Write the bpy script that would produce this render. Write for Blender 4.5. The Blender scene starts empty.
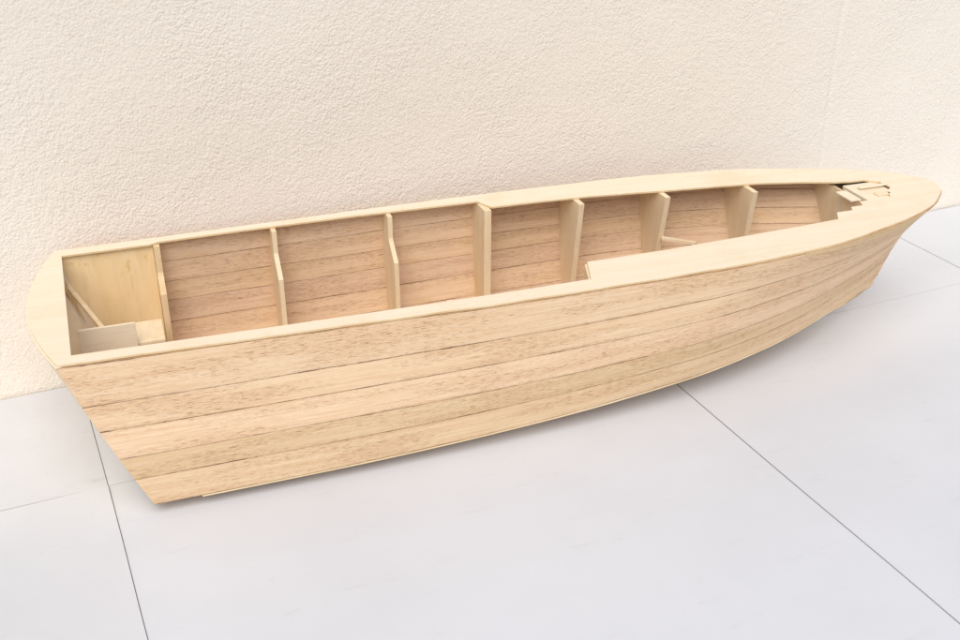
import bpy, bmesh, math, random
from mathutils import Vector, Matrix, noise
random.seed(4)
scene=bpy.context.scene
scene.view_settings.view_transform='Standard'
scene.view_settings.look='None'
scene.view_settings.exposure=0

# ---------------------------------------------------------------- helpers
def interp(xs,ys,x):
    n=len(xs)
    if x<=xs[0]: return ys[0]
    if x>=xs[-1]: return ys[-1]
    d=[(ys[i+1]-ys[i])/(xs[i+1]-xs[i]) for i in range(n-1)]
    m=[d[0]]+[0 if d[i-1]*d[i]<=0 else 2*d[i-1]*d[i]/(d[i-1]+d[i]) for i in range(1,n-1)]+[d[-1]]
    for i in range(n-1):
        if x<=xs[i+1]:
            h=xs[i+1]-xs[i]; t=(x-xs[i])/h
            return ((2*t**3-3*t*t+1)*ys[i]+(t**3-2*t*t+t)*h*m[i]+(-2*t**3+3*t*t)*ys[i+1]+(t**3-t*t)*h*m[i+1])
class NT:
    def __init__(s,name):
        s.mat=bpy.data.materials.new(name); s.mat.use_nodes=True
        s.t=s.mat.node_tree; s.b=s.t.nodes['Principled BSDF']
    def n(s,typ,ins=None,**kw):
        nd=s.t.nodes.new(typ)
        for k,v in kw.items(): setattr(nd,k,v)
        if ins:
            for k,v in ins.items():
                sock=nd.inputs[k]
                if isinstance(v,bpy.types.NodeSocket): s.t.links.new(v,sock)
                else: sock.default_value=v
        return nd
    def m(s,op,a,b=None,c=None,clamp=False):
        nd=s.t.nodes.new('ShaderNodeMath'); nd.operation=op; nd.use_clamp=clamp
        for i,v in enumerate((a,b,c)):
            if v is None: continue
            if isinstance(v,bpy.types.NodeSocket): s.t.links.new(v,nd.inputs[i])
            else: nd.inputs[i].default_value=v
        return nd.outputs[0]
    def sm(s,v,a,b):
        nd=s.n('ShaderNodeMapRange',{'Value':v,'From Min':a,'From Max':b,'To Min':0.0,'To Max':1.0},interpolation_type='SMOOTHSTEP')
        return nd.outputs[0]
    def vec(s,x,y,z=0.0):
        return s.n('ShaderNodeCombineXYZ',{'X':x,'Y':y,'Z':z}).outputs[0]
    def noise(s,vec,scale,detail=2,rough=.5,dist=0):
        return s.n('ShaderNodeTexNoise',{'Vector':vec,'Scale':scale,'Detail':detail,'Roughness':rough,'Distortion':dist}).outputs[0]
    def mix(s,f,a,b,blend='MIX'):
        nd=s.t.nodes.new('ShaderNodeMix'); nd.data_type='RGBA'; nd.blend_type=blend
        for sock,v in ((nd.inputs[0],f),(nd.inputs[6],a),(nd.inputs[7],b)):
            if isinstance(v,bpy.types.NodeSocket): s.t.links.new(v,sock)
            else: sock.default_value=v if not isinstance(v,tuple) else (v+(1,) if len(v)==3 else v)
        return nd.outputs[2]
    def bump(s,h,strength,dist,normal=None):
        ins={'Height':h,'Strength':strength,'Distance':dist}
        if normal: ins['Normal']=normal
        return s.n('ShaderNodeBump',ins).outputs[0]
    def out(s,col,rough=.7,normal=None,spec=.3):
        for k,v in (('Base Color',col),('Roughness',rough),('Specular IOR Level',spec),('Normal',normal)):
            if v is None: continue
            if isinstance(v,bpy.types.NodeSocket): s.t.links.new(v,s.b.inputs[k])
            else: s.b.inputs[k].default_value=v if not isinstance(v,tuple) else v+(1,)
        return s.mat

def plank_mat(name,light,mid,dark,seam_col,pore,seamw=1.0,vary=1.0,fib=1.0,stain=0.0,hue=.5):
    t=NT(name)
    uv=t.n('ShaderNodeUVMap',uv_map='plank').outputs[0]
    sp=t.n('ShaderNodeSeparateXYZ',{0:uv}); U,V=sp.outputs[0],sp.outputs[1]
    wob=t.noise(t.vec(U,V),2.5,2)
    V2=t.m('ADD',V,t.m('MULTIPLY',t.m('SUBTRACT',wob,.5),.10))
    wob2=t.noise(t.vec(t.m('MULTIPLY',U,22.0),V),1.5,3,.6)
    V2=t.m('ADD',V2,t.m('MULTIPLY',t.m('SUBTRACT',wob2,.5),.030))
    fl=t.m('FLOOR',V2); fr=t.m('FRACT',V2)
    r2n=t.n('ShaderNodeTexWhiteNoise',{'W':fl},noise_dimensions='1D')
    r2=r2n.outputs[0]; sp2=t.n('ShaderNodeSeparateColor',{0:r2n.outputs[1]}); r3=sp2.outputs[1]
    off=t.m('MULTIPLY',r2,37.0)
    def st(us,vs,sc,det,ro,di=0):
        return t.noise(t.vec(t.m('MULTIPLY',U,us),t.m('ADD',t.m('MULTIPLY',V2,vs),off)),sc,det,ro,di)
    g1=st(2.2,5.0,2.0,5,.65,.6)      # broad streaks
    g2=st(9.0,24.0,1.4,4,.72)       # fibre
    g3=st(2.6,1.3,1.5,3,.5)          # blotches along the board
    g4=st(34.0,60.0,1.3,3,.75)       # fine fibre
    pn=st(56.0,40.0,1.0,2,.55)        # pore dashes
    pn2=st(80.0,60.0,1.0,1,.55)
    pm=t.sm(g3,.38,.58)
    pores=t.m('MULTIPLY',t.m('MAXIMUM',t.sm(pn,.60,.65),t.m('MULTIPLY',t.sm(pn2,.61,.67),.6)),t.m('MULTIPLY_ADD',pm,.85,.15))
    c=t.mix(t.sm(g1,.34,.66),light,mid)
    c=t.mix(t.m('MULTIPLY',t.sm(g3,.46,.62),.5),c,tuple(a*.6+b*.4 for a,b in zip(mid,dark)))
    c=t.mix(t.m('MULTIPLY',t.sm(g2,.44,.68),.40*fib),c,dark)
    c=t.mix(t.m('MULTIPLY',t.sm(g4,.48,.70),.36*fib),c,dark)
    c=t.mix(t.m('MULTIPLY',pores,pore),c,tuple(x*y for x,y in zip(dark,(.62,.42,.32))))
    if stain:
        gl=t.noise(t.vec(t.m('MULTIPLY',U,9.0),t.m('MULTIPLY',V,.9)),1.2,4,.6)
        c=t.mix(t.m('MULTIPLY',t.sm(gl,.54,.72),stain),c,(.68,.45,.23))
    hs=t.n('ShaderNodeHueSaturation',{'Hue':t.m('MULTIPLY_ADD',t.m('SUBTRACT',r3,.5),.014*vary,hue),'Saturation':t.m('MULTIPLY_ADD',r3,.12*vary,.96),'Value':t.m('MULTIPLY_ADD',r2,-.15*vary,1.07),'Color':c}).outputs[0]
    ed=t.m('MINIMUM',fr,t.m('SUBTRACT',1.0,fr))
    sv=t.noise(t.vec(t.m('MULTIPLY',U,4.0),t.m('ROUND',V2)),2.0,5,.75)
    w=t.m('MULTIPLY_ADD',t.sm(sv,.35,.68),.018*seamw,.006*seamw)
    seam=t.m('SUBTRACT',1.0,t.sm(t.m('DIVIDE',ed,w),.35,1.5))
    seam=t.m('MULTIPLY',seam,t.m('MULTIPLY_ADD',t.sm(sv,.34,.62),.66,.30))
    col=t.mix(t.m('MULTIPLY',t.m('SUBTRACT',1.0,t.sm(ed,.0,.12)),.16),hs,dark)
    col=t.mix(seam,col,seam_col)
    h=t.m('SUBTRACT',t.m('MULTIPLY_ADD',g4,.25,t.m('MULTIPLY_ADD',g2,.22,t.m('MULTIPLY',r2,.5))),t.m('ADD',t.m('MULTIPLY',seam,.9),t.m('MULTIPLY',pores,.4)))
    return t.out(col,.68,t.bump(h,.6,.0014),.22)

def ply_mat(name,light,dark,axis=(1.2,26,26),stain=.35,stain_col=(.60,.36,.14),contrast=1.0):
    t=NT(name)
    co=t.n('ShaderNodeTexCoord').outputs['Object']
    mp=t.n('ShaderNodeMapping',{'Vector':co,'Scale':axis}).outputs[0]
    g=t.noise(mp,2.2,5,.62,.4)
    g2=t.noise(mp,14,4,.7)
    bl=t.noise(co,9,4,.55); bl2=t.noise(co,60,4,.6)
    c=t.mix(t.m('MULTIPLY',t.sm(g,.3,.75),contrast),light,dark)
    c=t.mix(t.m('MULTIPLY',t.sm(g2,.50,.72),.30*contrast),c,tuple(x*.72 for x in dark))
    c=t.mix(t.m('MULTIPLY',t.sm(bl,.50,.74),stain),c,stain_col)
    c=t.mix(t.m('MULTIPLY',t.sm(bl2,.60,.74),stain*.9),c,stain_col)
    return t.out(c,.65,t.bump(g2,.3,.0006),.22)

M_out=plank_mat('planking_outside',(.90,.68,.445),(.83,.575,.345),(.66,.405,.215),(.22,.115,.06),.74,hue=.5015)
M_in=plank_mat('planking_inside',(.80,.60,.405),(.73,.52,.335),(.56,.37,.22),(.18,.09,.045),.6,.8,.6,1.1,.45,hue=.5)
M_ply=ply_mat('plywood_deck',(.875,.755,.57),(.84,.705,.505),stain=.42,stain_col=(.80,.60,.36),contrast=.9)
M_edge=ply_mat('plank_edge',(.60,.40,.22),(.40,.23,.11),axis=(12,26,26))
M_frame=ply_mat('plywood_frame',(.88,.73,.50),(.82,.64,.40),axis=(20,20,1.5),stain=.35,stain_col=(.78,.53,.26))
M_frame2=ply_mat('plywood_frame_stained',(.82,.63,.37),(.74,.53,.29),axis=(20,20,1.5),stain=.5,stain_col=(.64,.40,.17))
M_frame3=ply_mat('plywood_lining',(.90,.70,.41),(.84,.61,.32),axis=(8,8,1.0),stain=.75,stain_col=(.72,.45,.17))
M_strip=ply_mat('spruce_strip',(.86,.69,.45),(.77,.56,.31),stain=.2)

# ---------------------------------------------------------------- boat
K=.98
boat=bpy.data.objects.new('model_boat',None)
boat.empty_display_size=.1
scene.collection.objects.link(boat)
boat.location=(K*.045,K*1.6215,0)
boat.rotation_euler=(0,0,-math.atan(.0965/.9953))
boat['label']='unfinished planked wooden model boat hull with open cockpit, on white boards'
boat['category']='model boat'
def L(s,t,z): return Vector((s*K,-t*K,z*K+.02))
def add(name,verts,faces,mats,parent=boat,smooth=False,uvs=None,label=None,uvfaces=None):
    me=bpy.data.meshes.new(name); me.from_pydata([tuple(v) for v in verts],[],faces)
    if not isinstance(mats,(list,tuple)): mats=[mats]
    for m in mats: me.materials.append(m)
    if uvs is not None:
        ul=me.uv_layers.new(name='plank')
        for lp in me.loops: ul.data[lp.index].uv=uvs[lp.vertex_index]
    if smooth:
        for p in me.polygons: p.use_smooth=True
    ob=bpy.data.objects.new(name,me); scene.collection.objects.link(ob)
    if parent: ob.parent=parent
    if label: ob['label']=label
    return ob
def fixn(ob):
    bm=bmesh.new(); bm.from_mesh(ob.data); bmesh.ops.recalc_face_normals(bm,faces=bm.faces); bm.to_mesh(ob.data); bm.free()
def bevel(ob,w=.0008,seg=2):
    b=ob.modifiers.new('bevel','BEVEL'); b.width=w; b.segments=seg; b.limit_method='ANGLE'

SU=[0,.2,.4,.6,.75,.87,.93,.965,.985,1]
SS=[0,.34,.68,1.0,1.2,1.39,1.48,1.53,1.557,1.565]
ST=[.2,.209,.217,.212,.192,.140,.100,.060,.028,0]
CS=[.096,.40,.70,.97,1.16,1.31,1.39,1.43,1.455,1.472]
CT=[.199,.198,.191,.172,.132,.078,.043,.022,.009,0]
CZ=[0,.004,.014,.03,.042,.055,.062,.066,.07,.073]
KS=[.102,.40,.69,.95,1.12,1.26,1.35,1.40,1.43,1.457]
KZ=[-.016,-.018,-.02,-.02,-.018,-.010,.004,.018,.03,.048]
ZD=.2465
def side(u,v):
    a=(interp(SU,SS,u),interp(SU,ST,u),ZD)
    c=(interp(SU,CS,u),interp(SU,CT,u),interp(SU,CZ,u))
    s=a[0]*(1-v)+c[0]*v; z=a[2]*(1-v)+c[2]*v
    t=a[1]*(1-v)+c[1]*v
    bul=4*v*(1-v)
    fore=max(0,(u-.6)/.4)
    t+=bul*(.010*(1-fore)-.016*fore*min(1,t/.05))
    s+=bul*(-.004*fore)
    return s,max(t,0),z
def bottom(u,v):
    c=(interp(SU,CS,u),interp(SU,CT,u),interp(SU,CZ,u)); k=(interp(SU,KS,u),0,interp(SU,KZ,u))
    return tuple(c[i]*(1-v)+k[i]*v for i in range(3))
ubase=[i/110*.87 for i in range(111)]+[.87+.13*(1-(1-i/56)**1.5) for i in range(1,57)]
PE=[0,.25,.42,.62,.78,1.0]
PI=[0,.17,.33,.48,.64,.82,1.0]
def plankV(v,u,inner=False):
    P=PI if inner else PE
    n=len(P)-1
    e=list(P)
    if not inner:
        for i in range(1,5): e[i]=P[i]+(-.06+.02*i)*u*(1 if i<3 else .5)
        if u>.725:      # short wedge plank let in under the deck near the bow
            w=.045+(u-.725)*.42
            if v<w-.001: return -1+v/w*.999
            e[0]=w-.045*max(0,1-(u-.725)/.08)
            e[1]=max(e[1],w+.10); e[2]=max(e[2],e[1]+.14)
    for i in range(n):
        if v<=e[i+1]+1e-9: return i+max(0,(v-e[i])/(e[i+1]-e[i]))
    return n-.001
def mk_side(sgn,name,label):
    nv=70 if sgn>0 else 30; V=[];UV=[]
    for i,u in enumerate(ubase):
        for j in range(nv+1):
            v=j/nv; s,t,z=side(u,v)
            V.append(L(s,sgn*t,z)); UV.append((s*K+.01,plankV(v,u,sgn<0)+(10 if sgn>0 else 40)))
    F=[]
    for i in range(len(ubase)-1):
        for j in range(nv):
            a=i*(nv+1)+j; b=a+nv+1
            f=(a,a+1,b+1,b)
            F.append(f if sgn>0 else f[::-1])
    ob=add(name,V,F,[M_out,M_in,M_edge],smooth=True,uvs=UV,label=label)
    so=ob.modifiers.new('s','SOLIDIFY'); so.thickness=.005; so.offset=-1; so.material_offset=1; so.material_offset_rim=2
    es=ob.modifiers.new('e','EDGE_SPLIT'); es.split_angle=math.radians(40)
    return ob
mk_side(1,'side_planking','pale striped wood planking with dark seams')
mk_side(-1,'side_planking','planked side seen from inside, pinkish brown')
V=[];F=[];UV=[]; nb=8
ub=ubase
for i,u in enumerate(ub):
    for j in range(-nb,nb+1):
        v=1-abs(j)/nb; s,t,z=bottom(u,v)
        V.append(L(s,(1 if j>0 else -1)*t*(.997),z-.0005)); UV.append((s*K,70+(j+nb)/nb*3.5))
W_=2*nb+1
for i in range(len(ub)-1):
    for j in range(2*nb):
        a=i*W_+j; F.append((a,a+W_,a+W_+1,a+1))
ob=add('bottom_planking',V,F,[M_out,M_in,M_edge],smooth=True,uvs=UV)
fixn(ob)
if sum(p.normal.z for p in ob.data.polygons)>0: ob.data.flip_normals()
so=ob.modifiers.new('s','SOLIDIFY'); so.thickness=.004; so.offset=-1; so.material_offset=1; so.material_offset_rim=2
def ribbon(name,pts,w,h,mat,parent=boat,label=None,tw=None):
    V=[];F=[]
    n=len(pts)
    for i,p in enumerate(pts):
        d=(pts[min(i+1,n-1)]-pts[max(i-1,0)]).normalized()
        up=Vector((0,0,1))
        if abs(d.z)>.95: up=Vector((1,0,0))
        sd=d.cross(up).normalized(); up2=sd.cross(d).normalized()
        for a,b in ((-1,-1),(1,-1),(1,1),(-1,1)): V.append(p+sd*a*w/2+up2*b*h/2)
    for i in range(n-1):
        for k in range(4):
            a=i*4+k; b=i*4+(k+1)%4; F.append((a,b,b+4,a+4))
    F.append((3,2,1,0)); F.append(tuple(4*(n-1)+k for k in range(4)))
    o=add(name,V,F,mat,parent,label=label); fixn(o); return o
ribbon('keel',[L(interp(SU,KS,u),0,interp(SU,KZ,u)+.0015) for u in [i/40*.97 for i in range(41)]],.006,.004,M_strip)
for sg in (1,-1):
    pts=[]
    for i in range(60):
        u=.045+i/59*.93
        s,t,z=side(u,1); pts.append(L(s,sg*(t-.0022),z-.0016))
    ribbon('chine_strip',pts,.0045,.0026,M_strip)
# transom
V=[];F=[];UV=[];nt=24;nz=10
def trans(w,v):
    s0=-.040*(1-abs(w)**1.9); s1=.096-.028*(1-w*w)
    z1=-.0*abs(w)-.016*(1-abs(w))
    t=w*((.2)*(1-v)+.199*v + .010*4*v*(1-v))
    return s0*(1-v)+s1*v, t, ZD*(1-v)+z1*v
for v in range(nz+1):
    for w in range(nt+1):
        V.append(L(*trans(-1+2*w/nt,v/nz))); UV.append((w/nt*.4,90+v/nz*4))
for v in range(nz):
    for w in range(nt):
        a=v*(nt+1)+w; F.append((a,a+1,a+nt+2,a+nt+1))
ob=add('transom',V,F,[M_ply,M_frame,M_ply],smooth=True,uvs=UV)
if sum(p.normal.x for p in ob.data.polygons)>0: ob.data.flip_normals()
so=ob.modifiers.new('s','SOLIDIFY'); so.thickness=.006; so.offset=-1
es=ob.modifiers.new('e','EDGE_SPLIT'); es.split_angle=math.radians(40)

# deck
outer=[]
for i in range(0,len(ubase)):
    s,t,z=side(ubase[i],0); outer.append((s,t))
port=[(s,-t) for s,t in outer[:-1]][::-1]
tr=[]
for i in range(1,20):
    w=-1+2*i/20; s,t,z=trans(w,0); tr.append((s,t))
loop_out=outer+port+tr
def shrink(lp,d,jit=0):
    r=[];n=len(lp)
    for i in range(n):
        a=Vector(lp[i-1]);b=Vector(lp[(i+1)%n]); e=(b-a).normalized(); nrm=Vector((e.y,-e.x))
        dd=d+(jit*noise.noise(Vector((lp[i][0]*14,lp[i][1]*14,3))) if jit else 0)
        r.append((lp[i][0]-nrm.x*dd,lp[i][1]-nrm.y*dd))
    return r
inner=[(.020,.1745),(.1,.176),(.3,.180),(.5,.182),(.7,.182),(.784,.180),(.804,.120),
 (.95,.118),(1.10,.110),(1.20,.104),(1.287,.097),(1.303,.070),(1.335,.070),(1.342,.056),(1.366,.056),(1.372,.040),(1.395,.038),(1.440,.036),(1.452,.010),
 (1.470,-.004),(1.468,-.034),(1.446,-.052),(1.420,-.053),(1.388,-.060),(1.330,-.080),(1.252,-.1008),(1.16,-.113),(1.076,-.1225),(.924,-.1424),(.83,-.148),(.738,-.1494),(.722,-.184),
 (.5,-.1885),(.3,-.187),(.165,-.183),(.150,-.176),(.012,-.174)]
def area(lp): return sum(lp[i-1][0]*lp[i][1]-lp[i][0]*lp[i-1][1] for i in range(len(lp)))/2
if area(loop_out)<0: loop_out=loop_out[::-1]
loop_o=shrink(loop_out,.0020,.0018)
if abs(area(loop_o))>abs(area(loop_out)): loop_o=shrink(loop_out,-.0020,.0018)
bm=bmesh.new()
def ring(lp):
    vs=[bm.verts.new(L(s,t,.25)) for s,t in lp]
    return [bm.edges.new((vs[i-1],vs[i])) for i in range(len(vs))]
ee=ring(loop_o)+ring(inner)
bmesh.ops.triangle_fill(bm,use_beauty=True,use_dissolve=False,edges=ee)
bmesh.ops.recalc_face_normals(bm,faces=bm.faces)
if sum(f.normal.z for f in bm.faces)<0: bmesh.ops.reverse_faces(bm,faces=bm.faces)
me=bpy.data.meshes.new('deck'); bm.to_mesh(me); bm.free(); me.materials.append(M_ply); me.materials.append(M_frame2)
deck=bpy.data.objects.new('deck',me); scene.collection.objects.link(deck); deck.parent=boat
deck['label']='cream plywood deck ring, wide at the bow and narrow aft'
so=deck.modifiers.new('s','SOLIDIFY'); so.thickness=.003; so.offset=-1; so.material_offset_rim=1

# frames
def section(s,v):
    lo,hi=0.0,1.0
    for _ in range(40):
        m=(lo+hi)/2
        if side(m,v)[0]<s: lo=m
        else: hi=m
    return side(lo,v)
def bsection(s,v):
    lo,hi=0.0,1.0
    for _ in range(40):
        m=(lo+hi)/2
        if bottom(m,v)[0]<s: lo=m
        else: hi=m
    return bottom(lo,v)
def frame(s,infn,floor,mat,th=.0055,name='frame',label=None,top=.2462,stb=None):
    def half(fn):
        pr=[]
        for i in range(0,41):
            v=.001+.96*i/40
            _,t,z=section(s,v)
            o=max(t-.0050,0.0005)
            if i==0: z=top
            inn=max(min(fn(z,t),o-.004),0)
            pr.append(((o,z),(inn,max(z,floor))))
        for j in range(1,9):
            v=j/8; _,t,z=bsection(s,v)
            pr.append(((max(t-.006,0)*(1-v),z+.006),(pr[40][1][0]*(1-v),floor)))
        return pr
    hp=half(infn); hs=half(stb or infn)
    full=[((-o[0],o[1]),(-i[0],i[1])) for o,i in hp]+[(o,i) for o,i in hs[::-1][1:]]
    V=[];F=[]
    for ds in (0,th):
        for o,i in full: V.append(L(s+ds,o[0],o[1])); V.append(L(s+ds,i[0],i[1]))
    n=len(full)
    for i in range(n-1):
        a=2*i; F.append((a,a+1,a+3,a+2)); b=a+2*n; F.append((b,b+2,b+3,b+1))
        F.append((a+1,a+1+2*n,a+3+2*n,a+3)); F.append((a,a+2,a+2+2*n,a+2*n))
    F.append((0,2*n,2*n+1,1)); e=2*(n-1); F.append((e,e+1,e+1+2*n,e+2*n))
    ob=add(name,V,F,mat,label=label); fixn(ob); return ob
def aft(z,t):
    if z>.203: return .1720
    if z>.172: return .1720-(.203-z)/.031*.034
    return .1380-(.172-z)*.03
frame(.155,lambda z,t:min(aft(z,t)+.008,.172),.05,M_frame2,.010,label='stained wooden frame beside the stern lining')
frame(.350,aft,.045,M_frame,.008)
frame(.553,aft,.045,M_frame,.008)
frame(.722,lambda z,t:.144+(.245-z)*.01,.045,M_frame,.013,stb=lambda z,t:.183)
frame(.893,lambda z,t:.118+(.245-z)*.15 if z>.05 else .15,.045,M_frame,.010,stb=lambda z,t:.13)
frame(1.055,lambda z,t:.098+(.245-z)*.20,.05,M_frame,.010,stb=lambda z,t:.12)
frame(1.220,lambda z,t:.070+(.245-z)*.15,.055,M_frame,.010,stb=lambda z,t:.11)
frame(1.386,lambda z,t:0,.2405,M_frame,name='bulkhead',top=.2405)
def box(name,s0,s1,t0,t1,z0,z1,mat,label=None,bev=.0006):
    V=[L(s,t,z) for s in (s0,s1) for t in (t0,t1) for z in (z0,z1)]
    F=[(0,1,3,2),(4,6,7,5),(0,4,5,1),(2,3,7,6),(0,2,6,4),(1,5,7,3)]
    o=add(name,V,F,mat,label=label); fixn(o); bevel(o,bev); return o
# beam end under the step of the wide deck, slightly proud of the step edge
V=[];bt=[(.799,.1215),(.7815,.1785),(.7905,.1785),(.808,.1215)]
for z in (.195,.2464):
    for s,t_ in bt: V.append(L(s,t_,z))
o=add('deck_beam',V,[(0,1,2,3),(7,6,5,4),(0,4,5,1),(1,5,6,2),(2,6,7,3),(3,7,4,0)],M_frame); fixn(o)
# stern lining + equipment tray
V=[L(-.004,-.180,.2455),L(.1545,-.183,.2455),L(.1545,-.172,.0),L(.082,-.168,.0),L(-.004,-.184,.2455),L(.1545,-.187,.2455),L(.1545,-.176,.0),L(.082,-.172,.0)]
o=add('side_lining',V,[(0,1,2,3),(7,6,5,4),(0,4,5,1),(1,5,6,2),(2,6,7,3),(3,7,4,0)],M_frame3,label='smooth yellowish plywood lining at the stern'); fixn(o)
box('tray_panel',.022,.108,-.034,-.029,.08,.184,M_ply)
box('tray_panel',.056,.150,-.110,-.036,.140,.145,M_frame)
ribbon('brace',[L(.010,-.163,.207),L(.058,-.055,.170)],.007,.007,M_strip)
ribbon('brace',[L(.040,-.150,.09),L(.010,-.150,.215)],.006,.006,M_frame2)
ribbon('batten',[L(1.062,-.112,.160),L(1.11,-.070,.160)],.008,.005,M_frame)
# bow details
box('bow_block',1.3965,1.4665,-.0465,.034,.236,.2466,M_ply,label='pale filler plate in the bow cut-out')
box('bow_block',1.410,1.470,-.022,-.013,.2504,.2526,M_ply,bev=.0007)
box('bow_block',1.424,1.452,.008,.022,.2468,.2500,M_frame,bev=.0007)
box('bow_block',1.370,1.392,-.030,.018,.2408,.2440,M_ply,bev=.0007)
# ---------------------------------------------------------------- setting
t=NT('ground_concrete'); co=t.n('ShaderNodeTexCoord').outputs['Object']
c=t.mix(t.sm(t.noise(co,3,6,.6),.3,.7),(.20,.19,.18),(.30,.29,.27))
Mg=t.out(c,.9,t.bump(t.noise(co,80,5,.6),.4,.003),.2)
g=add('ground',[(-15,-15,-.004),(15,-15,-.004),(15,15,-.004),(-15,15,-.004)],[(0,1,2,3)],Mg,None); g['kind']='structure'
# wall
t=NT('stucco'); co=t.n('ShaderNodeTexCoord').outputs['Object']
n1=t.noise(co,95,5,.62); n3=t.noise(co,24,4,.55); big=t.noise(co,1.6,3,.5)
n4=t.noise(co,430,2,.6)
vo=t.n('ShaderNodeTexVoronoi',{'Vector':co,'Scale':240.0,'Randomness':1.0,'Smoothness':.5},feature='SMOOTH_F1').outputs[0]
patch=t.sm(t.noise(co,5,4,.6),.32,.68)
c=t.mix(t.sm(big,.3,.7),(.89,.81,.70),(.875,.79,.675))
c=t.mix(t.m('MULTIPLY',t.sm(n4,.50,.68),.40),c,(.75,.645,.52))
c=t.mix(t.m('MULTIPLY',t.sm(n1,.54,.72),.30),c,(.77,.67,.54))
sv=t.n('ShaderNodeTexVoronoi',{'Vector':co,'Scale':4.2,'Randomness':1.0}).outputs[0]
c=t.mix(t.m('MULTIPLY',t.m('SUBTRACT',1.0,t.sm(sv,.008,.016)),.8),c,(.25,.16,.10))
sv2=t.n('ShaderNodeTexVoronoi',{'Vector':co,'Scale':11.0,'Randomness':1.0}).outputs[0]
c=t.mix(t.m('MULTIPLY',t.m('SUBTRACT',1.0,t.sm(sv2,.012,.028)),.5),c,(.42,.30,.20))
h=t.m('ADD',t.m('MULTIPLY_ADD',n3,.8,t.m('MULTIPLY',n1,1.0)),t.m('MULTIPLY_ADD',n4,.22,t.m('MULTIPLY',vo,-.50)))
hh=t.m('MULTIPLY',h,t.m('MULTIPLY_ADD',patch,.5,.65))
Mw=t.out(c,.92,t.bump(hh,.68,.0027),.12)
def wall_grid():
    V=[];F=[]
    XC=1.635
    prof=[(-3.5,0)]+[(x,0) for x in (-1,0,.5,1.0,1.4,XC-.05)]+[(XC-.010,.0004),(XC,.0018),(XC+.010,.0004),(2.2,0),(6,0)]
    zs=[-.006,.3,.8,1.4,2.4]
    for x,d in prof:
        for z in zs: V.append((x,1.82+d,z))
    for x,d in ((6,.25),(-3.5,.25)):
        for z in zs: V.append((x,1.82+d,z))
    n=len(prof)+2; m=len(zs)
    for i in range(n):
        j=(i+1)%n
        for k in range(m-1): F.append((i*m+k,j*m+k,j*m+k+1,i*m+k+1))
    F.append(tuple(i*m+m-1 for i in range(n)))
    o=add('stucco_wall',V,F,Mw,None); fixn(o); return o
w=wall_grid(); w['label']='cream rough stucco wall rising behind the model boat'; w['category']='wall'
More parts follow.
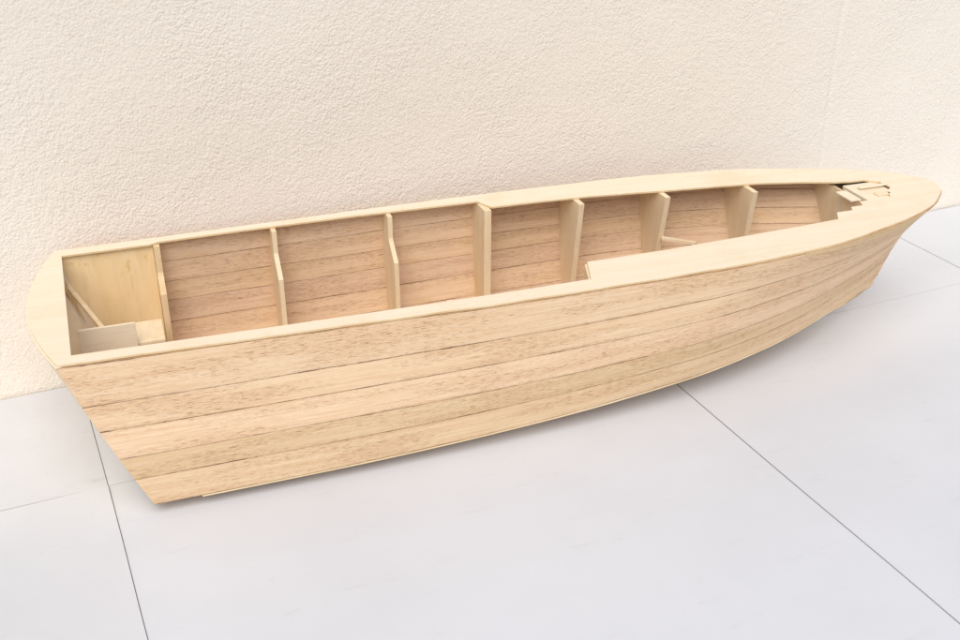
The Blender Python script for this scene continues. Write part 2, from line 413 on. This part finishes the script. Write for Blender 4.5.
# boards
def board_mat(name,a,b,scuff):
    t=NT(name); co=t.n('ShaderNodeTexCoord').outputs['Object']
    c=t.mix(t.sm(t.noise(co,2.3,4,.55),.3,.7),a,b)
    mp=t.n('ShaderNodeMapping',{'Vector':co,'Scale':(3,14,1),'Rotation':(0,0,.6)}).outputs[0]
    c=t.mix(t.m('MULTIPLY',t.sm(t.noise(mp,3,6,.7),.58,.75),scuff),c,(.50,.47,.44))
    c=t.mix(t.m('MULTIPLY',t.sm(t.noise(co,45,4,.6),.66,.78),scuff*.8),c,(.48,.45,.42))
    return t.out(c,.75,t.bump(t.noise(co,5,3,.5),.18,.010,t.bump(t.noise(co,400,3),.15,.0006)),.2)
Mb=board_mat('white_board',(.655,.66,.665),(.70,.705,.71),.26)
Mb2=board_mat('white_board_scuffed',(.635,.635,.635),(.69,.69,.69),.6)
def board(x0,x1,y0,y1,mat,label,seed,z=0,curl=0):
    V=[];F=[];nx=60;ny=40
    for k in (0,1):
        for i in range(nx+1):
            for j in range(ny+1):
                x=x0+(x1-x0)*i/nx; y=y0+(y1-y0)*j/ny
                # neighbouring sheets share the same gentle waver along a joint
                yy=y+.0035*noise.noise(Vector((x*2.5,round(y*2)*3.7,5)))*(1 if 1.4<y<1.6 else 0)
                xx=x+.0050*noise.noise(Vector((y*2.2,round(x)*3.7,9)))*(1 if i in (0,nx) else 0)
                zz=z+.0003*noise.noise(Vector((x*2.5,y*2.5,seed+3))) -.0003
                zz+=curl*(math.exp(-(x1-x)/.05)+.7*math.exp(-(y1-y)/.05))
                V.append((xx,yy,zz if k==0 else zz-.0030 if curl else -.0036))
    o=(nx+1)*(ny+1)
    for i in range(nx):
        for j in range(ny):
            a=i*(ny+1)+j
            F.append((a,a+ny+1,a+ny+2,a+1)); F.append((o+a,o+a+1,o+a+ny+2,o+a+ny+1))
    for i in range(nx):
        for j in (0,ny):
            a=i*(ny+1)+j; b=a+ny+1; F.append((a,b,b+o,a+o))
    for j in range(ny):
        for i in (0,nx):
            a=i*(ny+1)+j; F.append((a,a+1,a+1+o,a+o))
    ob=add('white_board',V,F,mat,None); fixn(ob)
    for p in ob.data.polygons: p.use_smooth=abs(p.normal.z)>.9
    es=ob.modifiers.new('e','EDGE_SPLIT'); es.split_angle=math.radians(40)
    ob['label']=label; ob['category']='board'; ob['group']='white boards laid on the ground'
    return ob
lab='flat white board lying on the ground under the boat'
board(-.90,.0655,.30,1.4870,Mb2,'slightly curled white board on the ground by the stern',1,.0,.0026)
board(.0666,1.0015,.30,1.4905,Mb,lab,2)
board(1.0042,1.95,.30,1.4915,Mb,'flat white board lying on the ground below the bow',3)
board(-.90,.0655,1.4915,1.816,Mb2,'scuffed white board lying against the stucco wall',4,.0002)
board(.0666,1.0015,1.4918,1.816,Mb,lab,5)
board(1.0042,1.8055,1.4928,1.816,Mb,'flat white board against the wall below the bow',6)
board(1.8080,2.75,1.4928,1.816,Mb,'flat white board against the wall beyond the bow',7)
board(1.9525,2.9,.30,1.4910,Mb,'flat white board lying on the ground past the bow',8)

# ---------------------------------------------------------------- light
world=bpy.data.worlds.new('World'); scene.world=world; world.use_nodes=True
nt=world.node_tree; sky=nt.nodes.new('ShaderNodeTexSky'); sky.sky_type='NISHITA'; sky.sun_disc=False
EL=52; AZ=205  # sun compass direction (clockwise from +Y)
sky.sun_elevation=math.radians(EL); sky.sun_rotation=math.radians(AZ)
nt.links.new(sky.outputs[0],nt.nodes['Background'].inputs[0]); nt.nodes['Background'].inputs[1].default_value=.125
sl=bpy.data.lights.new('sun','SUN'); sl.energy=2.6; sl.angle=math.radians(50); sl.color=(1,.94,.87)
so=bpy.data.objects.new('sun',sl); scene.collection.objects.link(so)
d=Vector((math.sin(math.radians(AZ))*math.cos(math.radians(EL)),math.cos(math.radians(AZ))*math.cos(math.radians(EL)),math.sin(math.radians(EL))))
so.rotation_euler=d.to_track_quat('Z','Y').to_euler(); so.location=d*5
# camera
cd=bpy.data.cameras.new('camera'); cam=bpy.data.objects.new('camera',cd); scene.collection.objects.link(cam)
cd.lens=42.45; cd.sensor_width=36; cd.clip_start=.01; cd.clip_end=200
cam.location=(0,0,1); cam.rotation_euler=(math.radians(90-27.5),0,math.radians(-24.4))
scene.camera=cam
